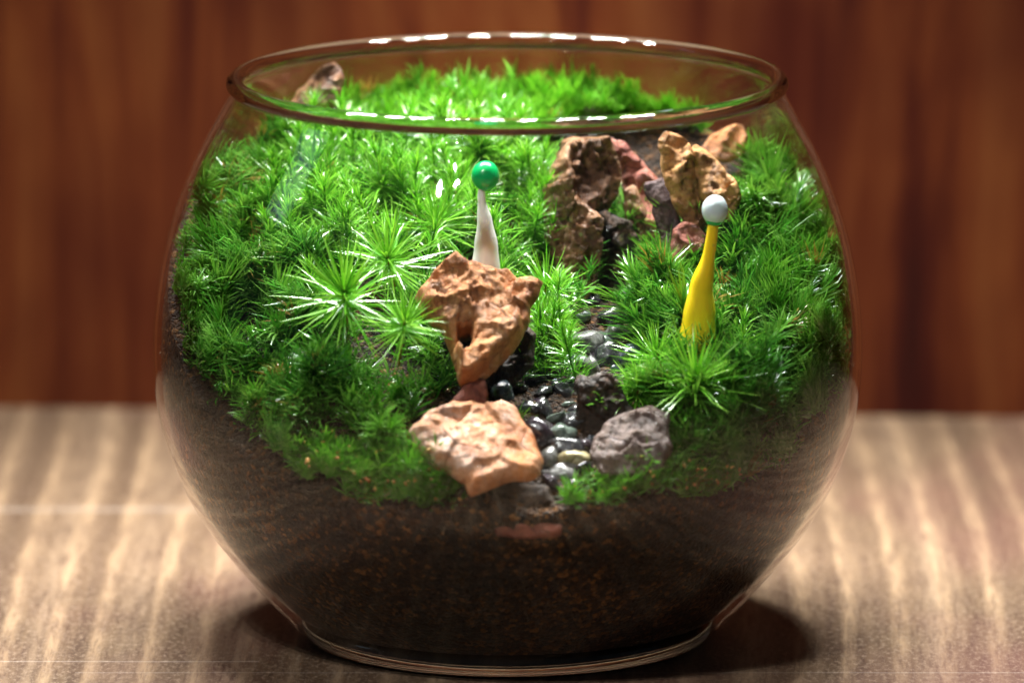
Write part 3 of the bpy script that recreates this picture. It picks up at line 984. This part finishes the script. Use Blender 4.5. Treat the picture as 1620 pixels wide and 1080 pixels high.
pk = np.where((UV[:, 1] > 690) | (rng.random(len(UV)) < .01))[0]
pk = pk[rng.random(len(pk)) < .10]
tag(link('leaf_litter', grains('leaf_litter', P3[pk] + nrm[pk] * rng.uniform(.1, .5, (len(pk), 1)), .045, md_, 3), md_, smooth=False), 'orange brown flecks of old leaf among the front moss', 'leaf litter', kind='stuff')

ga = rng.uniform(0, 2 * np.pi, 500); gz = rng.uniform(4.5, 11.0, 500)
gd = np.stack([(r_in(gz) - .012) * np.cos(ga), (r_in(gz) - .012) * np.sin(ga), gz], -1)
gs = rng.uniform(.010, .028, (500, 1, 1))
me = mesh_np('glass_condensation', (gd[:, None] + iv[None] * gs).reshape(-1, 3), (if_[None] + (np.arange(500) * len(iv))[:, None, None]).reshape(-1, 3))
tag(link('glass_condensation', me, M_SG), 'fine droplets of condensation clinging inside the bowl glass', 'droplets', kind='stuff')

# star shaped shoots: one object each
def star_mesh(sed, K=110, Ln=1.12):
    r = np.random.default_rng(sed)
    pos = np.zeros((1, 3))
    ax = np.array([[0, 0, 1.0]])
    s = np.sort(r.uniform(0, 1, K))
    az = np.arange(K) * 2.399 + r.normal(0, .2, K)
    rad = np.stack([np.cos(az), np.sin(az), np.zeros(K)], -1)
    sp = 1.75 - 1.45 * s ** 1.2 + r.normal(0, .10, K)
    d = np.stack([rad[:, 0] * np.sin(sp), rad[:, 1] * np.sin(sp), np.cos(sp)], -1)
    base = np.stack([rad[:, 0] * .02, rad[:, 1] * .02, -.42 + .42 * s], -1)
    L = Ln * r.uniform(.75, 1.12, K) * (1 - .25 * s ** 3)
    bd = unit(np.stack([rad[:, 0] * .3, rad[:, 1] * .3, -np.ones(K)], -1) + r.normal(0, .3, (K, 3)))
    V, F, Tn = blades(base, d, bd, L, .040 * r.uniform(.8, 1.2, K), .22 * r.uniform(-.5, 1.8, K), np.stack([r.uniform(.25, 1, K), np.zeros(K)], -1), (.7, 1., .75, .45, 0.0))
    # stem with small pressed leaves
    K2 = 22
    s2 = np.linspace(0, 1, K2)
    az = np.arange(K2) * 2.399
    rad = np.stack([np.cos(az), np.sin(az), np.zeros(K2)], -1)
    d2 = unit(rad + np.array([0, 0, .7]))
    b2 = np.stack([np.zeros(K2), np.zeros(K2), -1.5 + 1.1 * s2], -1)
    V2, F2, T2 = blades(b2, d2, -rad, np.full(K2, .5), np.full(K2, .05), np.full(K2, .1), np.stack([r.uniform(0, .4, K2), np.zeros(K2)], -1), (.7, 1., .75, .45, 0.0))
    # stem
    a = np.linspace(0, 2 * np.pi, 6)[:-1]
    sv = np.array([(.03 * math.cos(t), .03 * math.sin(t), zz) for zz in (-1.6, 0) for t in a])
    sf = []
    for k in range(5):
        k2 = (k + 1) % 5
        sf += [(k, k2, 5 + k2), (k, 5 + k2, 5 + k)]
    ts = np.tile([.05, 0, .99, 1.], (10, 1))
    V, F, Tn = combine([(V, F, Tn), (V2, F2, T2), (sv, np.array(sf), ts)])
    return mesh_np('star_moss_shoot', V, F, Tn)


STARS = [(545, 460, 1.38, 'largest star moss rosette, sharp, left of the orange rock'),
         (612, 405, 1.1, 'bright star rosette between the largest one and the orange rock'),
         (440, 325, 1.0, 'pale pointed star rosette near the upper left glass'),
         (605, 290, 1.05, 'tall star rosette high in the middle of the left slope'),
         (690, 350, 1.15, 'wide star rosette left of the white peg'),
         (650, 500, .9, 'star rosette whose needles lie on the orange rock'),
         (905, 370, 1.15, 'blurred star rosette right of the white peg'),
         (865, 450, 1.0, 'star rosette behind the right tip of the orange rock'),
         (860, 560, 1.0, 'feathery star rosette hanging over the pebble stream'),
         (1100, 600, 1.35, 'bright star rosette in front of the yellow peg'),
         (1040, 560, 1.0, 'star rosette leaning over the stream from the right'),
         (520, 345, .95, None), (560, 270, .9, None), (640, 240, .9, None), (700, 260, 1.0, None), (720, 300, 1.0, None), (500, 270, .8, None),
         (590, 350, 1.0, None), (650, 320, 1.0, None), (740, 370, 1.0, None), (620, 370, 1.0, None), (480, 400, .8, None), (670, 420, 1.0, None), (820, 300, .95, None),
         (840, 350, 1.0, None), (800, 250, .9, None), (860, 300, .9, None), (460, 240, .8, None), (800, 400, 1.0, None), (880, 500, .8, None),
         (1010, 610, .8, None), (1150, 640, .9, None), (1170, 570, .8, None), (560, 400, .9, None), (510, 490, .8, None), (760, 240, .9, None), (680, 550, .7, None)]
fr = random.Random(11)
for _ in range(46):
    STARS.append((fr.uniform(430, 860), fr.uniform(215, 400), fr.uniform(.7, 1.05), None))
for _ in range(10):
    STARS.append((fr.uniform(780, 930), fr.uniform(480, 585), fr.uniform(.6, .85), None))
GR = 'star shaped moss shoots'
smeshes = [star_mesh(s) for s in range(6)]


def frond_mesh(sed, K=150):
    """a feathery upright shoot with needles all along its stem"""
    r = np.random.default_rng(sed)
    s_ = np.sort(r.uniform(0, 1, K))
    az = np.arange(K) * 2.399 + r.normal(0, .3, K)
    rad = np.stack([np.cos(az), np.sin(az), np.zeros(K)], -1)
    sp = 1.15 - .85 * s_ ** 2 + r.normal(0, .13, K)
    d = np.stack([rad[:, 0] * np.sin(sp), rad[:, 1] * np.sin(sp), np.cos(sp)], -1)
    bx = .22 * s_ ** 2 * math.cos(sed)
    base = np.stack([bx, .22 * s_ ** 2 * math.sin(sed), -1.7 + 1.9 * s_], -1)
    L = r.uniform(.55, .85, K) * (1 - .45 * s_ ** 3)
    bd = unit(rad - np.array([0, 0, .6]) + r.normal(0, .35, (K, 3)))
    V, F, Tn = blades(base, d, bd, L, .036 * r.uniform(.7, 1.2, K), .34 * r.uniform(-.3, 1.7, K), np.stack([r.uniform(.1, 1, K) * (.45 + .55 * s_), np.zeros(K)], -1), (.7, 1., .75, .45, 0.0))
    sv = np.array([(.022 * math.cos(t) + .22 * q_ * q_ * math.cos(sed), .022 * math.sin(t) + .22 * q_ * q_ * math.sin(sed), -1.8 + 1.95 * q_) for q_ in (0, .5, 1) for t in np.linspace(0, 2 * np.pi, 6)[:-1]])
    sf = []
    for lv in (0, 5):
        for k in range(5):
            k2 = (k + 1) % 5
            sf += [(lv + k, lv + k2, lv + 5 + k2), (lv + k, lv + 5 + k2, lv + 5 + k)]
    V, F, Tn = combine([(V, F, Tn), (sv, np.array(sf), np.tile([.05, 0, .5, 1.], (15, 1)))])
    return mesh_np('feathery_moss_shoot', V, F, Tn)


fmeshes = [frond_mesh(s) for s in range(6)]
SA = [(545, 460, 'the largest rosette'), (440, 325, 'the pale upper left rosette'), (605, 290, 'the tall middle rosette'), (690, 350, 'the wide rosette'), (768, 350, 'the white peg'), (905, 370, 'the blurred right rosette'),
      (865, 450, 'the orange rock tip'), (1095, 590, 'the front right rosette'), (650, 500, 'the rosette on the orange rock')]
sitems = []
for k, (su, sv_, sc, lab) in enumerate(STARS):
    p = terrain_hit(su, sv_ + 25)
    if p is None or (k > 36 and inside(np.array([[su, sv_]]), gully)[0]) or (k > 36 and 640 < su < 870 and sv_ > 400 and sv_ < 470): continue
    nn = T_normal(p[0:1], p[1:2])[0]
    tocam = unit(Cn - p)
    f = .75 if lab else .35
    ax = unit(nn * .7 + tocam * f + np.array([0, 0, .45]) + rng.normal(0, .14 if lab else .25, 3))
    # centre of the rosette about a centimetre above the slope, on the planned sight line
    top = p + ax * 1.0
    d = ray(su, sv_)
    top = Cn + d * ((top - Cn) @ d)
    if k == 5: top = at(su - 10, sv_ + 6, -5.0)
    if k == 0: top = at(su, sv_, -4.0)
    if k == 1: top = at(su, sv_, -2.9)
    me = smeshes[k % 6]
    fr_ = (not lab and k % 5 != 0) or k in (8, 6)
    if fr_:
        me = fmeshes[k % 6]
        ax = unit(nn * .6 + np.array([0, 0, 1.0]) + rng.normal(0, .22, 3))
        top = p + ax * 1.15
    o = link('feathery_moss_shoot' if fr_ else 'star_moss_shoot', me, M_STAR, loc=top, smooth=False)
    o.rotation_euler = Vector(ax).to_track_quat('Z', 'Y').to_euler()
    o.scale = (sc, sc, sc)
    tag(o, lab or 'green star moss shoot', 'moss shoot', GR)
    if not lab:
        pw, dd = place_words(su, sv_, SA)
        sitems.append((o, ('small' if sc <= .85 else 'medium') + (' feathery' if fr_ else ' star shaped'), pw, dd))
unique_labels(sitems, '%s green moss shoot %s')

# ------------------------------------------------------------------ pegs (plain stand-ins for the two ornaments)
def mat_glaze(name, col, sss=.3):
    t = NT(name)
    n1 = t.noise(t.coords(), 3.0, 2)
    return t.done(t.princ(col, .28, t.bump(n1, .12, .03), Coat_Weight=.4, Coat_Roughness=.1, Subsurface_Weight=sss, Subsurface_Radius=(.3, .3, .25), Subsurface_Scale=.5))


PW_ = mat_glaze('pale bluish glaze', (.68, .78, .82))
W_, G_, Y_ = mat_glaze('white glaze', (.86, .86, .83)), mat_glaze('green glaze', (.0, .42, .10), 0), mat_glaze('yellow glaze', (.98, .68, .012), .3)


def cyl_path(name, pts, rads, seg=28):
    pts = [Vector(p) for p in pts]
    # resample smoothly
    N_ = 26
    P_, R_ = [], []
    for i_ in range(N_):
        t = i_ / (N_ - 1) * (len(pts) - 1)
        k = min(int(t), len(pts) - 2)
        f = t - k
        p0, p1, p2, p3 = pts[max(k - 1, 0)], pts[k], pts[k + 1], pts[min(k + 2, len(pts) - 1)]
        P_.append(.5 * ((2 * p1) + (p2 - p0) * f + (2 * p0 - 5 * p1 + 4 * p2 - p3) * f * f + (3 * p1 - p0 - 3 * p2 + p3) * f ** 3))
        f2 = f * f * (3 - 2 * f)
        R_.append(rads[k] * (1 - f2) + rads[k + 1] * f2)
    Vv, Ff = [], []
    for p, r in zip(P_, R_):
        for j in range(seg):
            a = 2 * math.pi * j / seg
            Vv.append((p.x + r * math.cos(a), p.y + r * math.sin(a), p.z))
    for i_ in range(N_ - 1):
        for j in range(seg):
            j2 = (j + 1) % seg
            Ff.append((i_ * seg + j, i_ * seg + j2, (i_ + 1) * seg + j2, (i_ + 1) * seg + j))
    Ff.append(tuple(range(seg))[::-1])
    Ff.append(tuple((N_ - 1) * seg + j for j in range(seg)))
    me = bpy.data.meshes.new(name)
    me.from_pydata([tuple(x) for x in Vv], [], Ff)
    return me


def bead(name, c, r, squash, tilt=0):
    bm = bmesh.new()
    bmesh.ops.create_uvsphere(bm, u_segments=32, v_segments=20, radius=r)
    for v in bm.verts:
        v.co.z *= squash
        v.co *= 1 + .02 * noise.noise(v.co * 6)
    bmesh.ops.rotate(bm, verts=bm.verts, matrix=Matrix.Rotation(tilt, 3, 'Y'))
    bmesh.ops.translate(bm, verts=bm.verts, vec=c)
    me = bpy.data.meshes.new(name)
    bm.to_mesh(me); bm.free()
    return me


def peg(label, yy, path, rads, mat, bd, parts, fy=0):
    base = at(path[0][0], path[0][1], yy)
    e = empty('garden_peg', base)
    tag(e, label, 'ornament')
    pts = [at(a_, b_, yy) - base for a_, b_ in path]
    link('body', cyl_path('body', pts, rads), mat, e)
    for nm, (a_, b_), r_, sq, m_ in parts:
        link(nm, bead(nm, Vector(at(a_, b_, yy) - base), r_, sq), m_, e)
    return e


peg('plain white tapered peg topped with a round green bead, behind the orange rock', -2.6,
    [(768, 470), (768, 430), (769, 390), (767, 350), (762, 318), (762, 296)], [.36, .31, .25, .16, .085, .07], W_, None,
    [('bead', (768, 278), .29, 1.08, G_)])
peg('plain yellow tapered peg topped with a white bead, in the right moss', -3.4,
    [(1098, 590), (1102, 545), (1106, 500), (1110, 450), (1122, 400), (1129, 352)], [.44, .40, .34, .24, .13, .11], Y_, None,
    [('collar', (1130, 347), .19, .75, G_), ('bead', (1131, 332), .27, 1.16, PW_)])

print('tris', sum(len(o.data.polygons) for o in bpy.data.objects if o.type == 'MESH'))
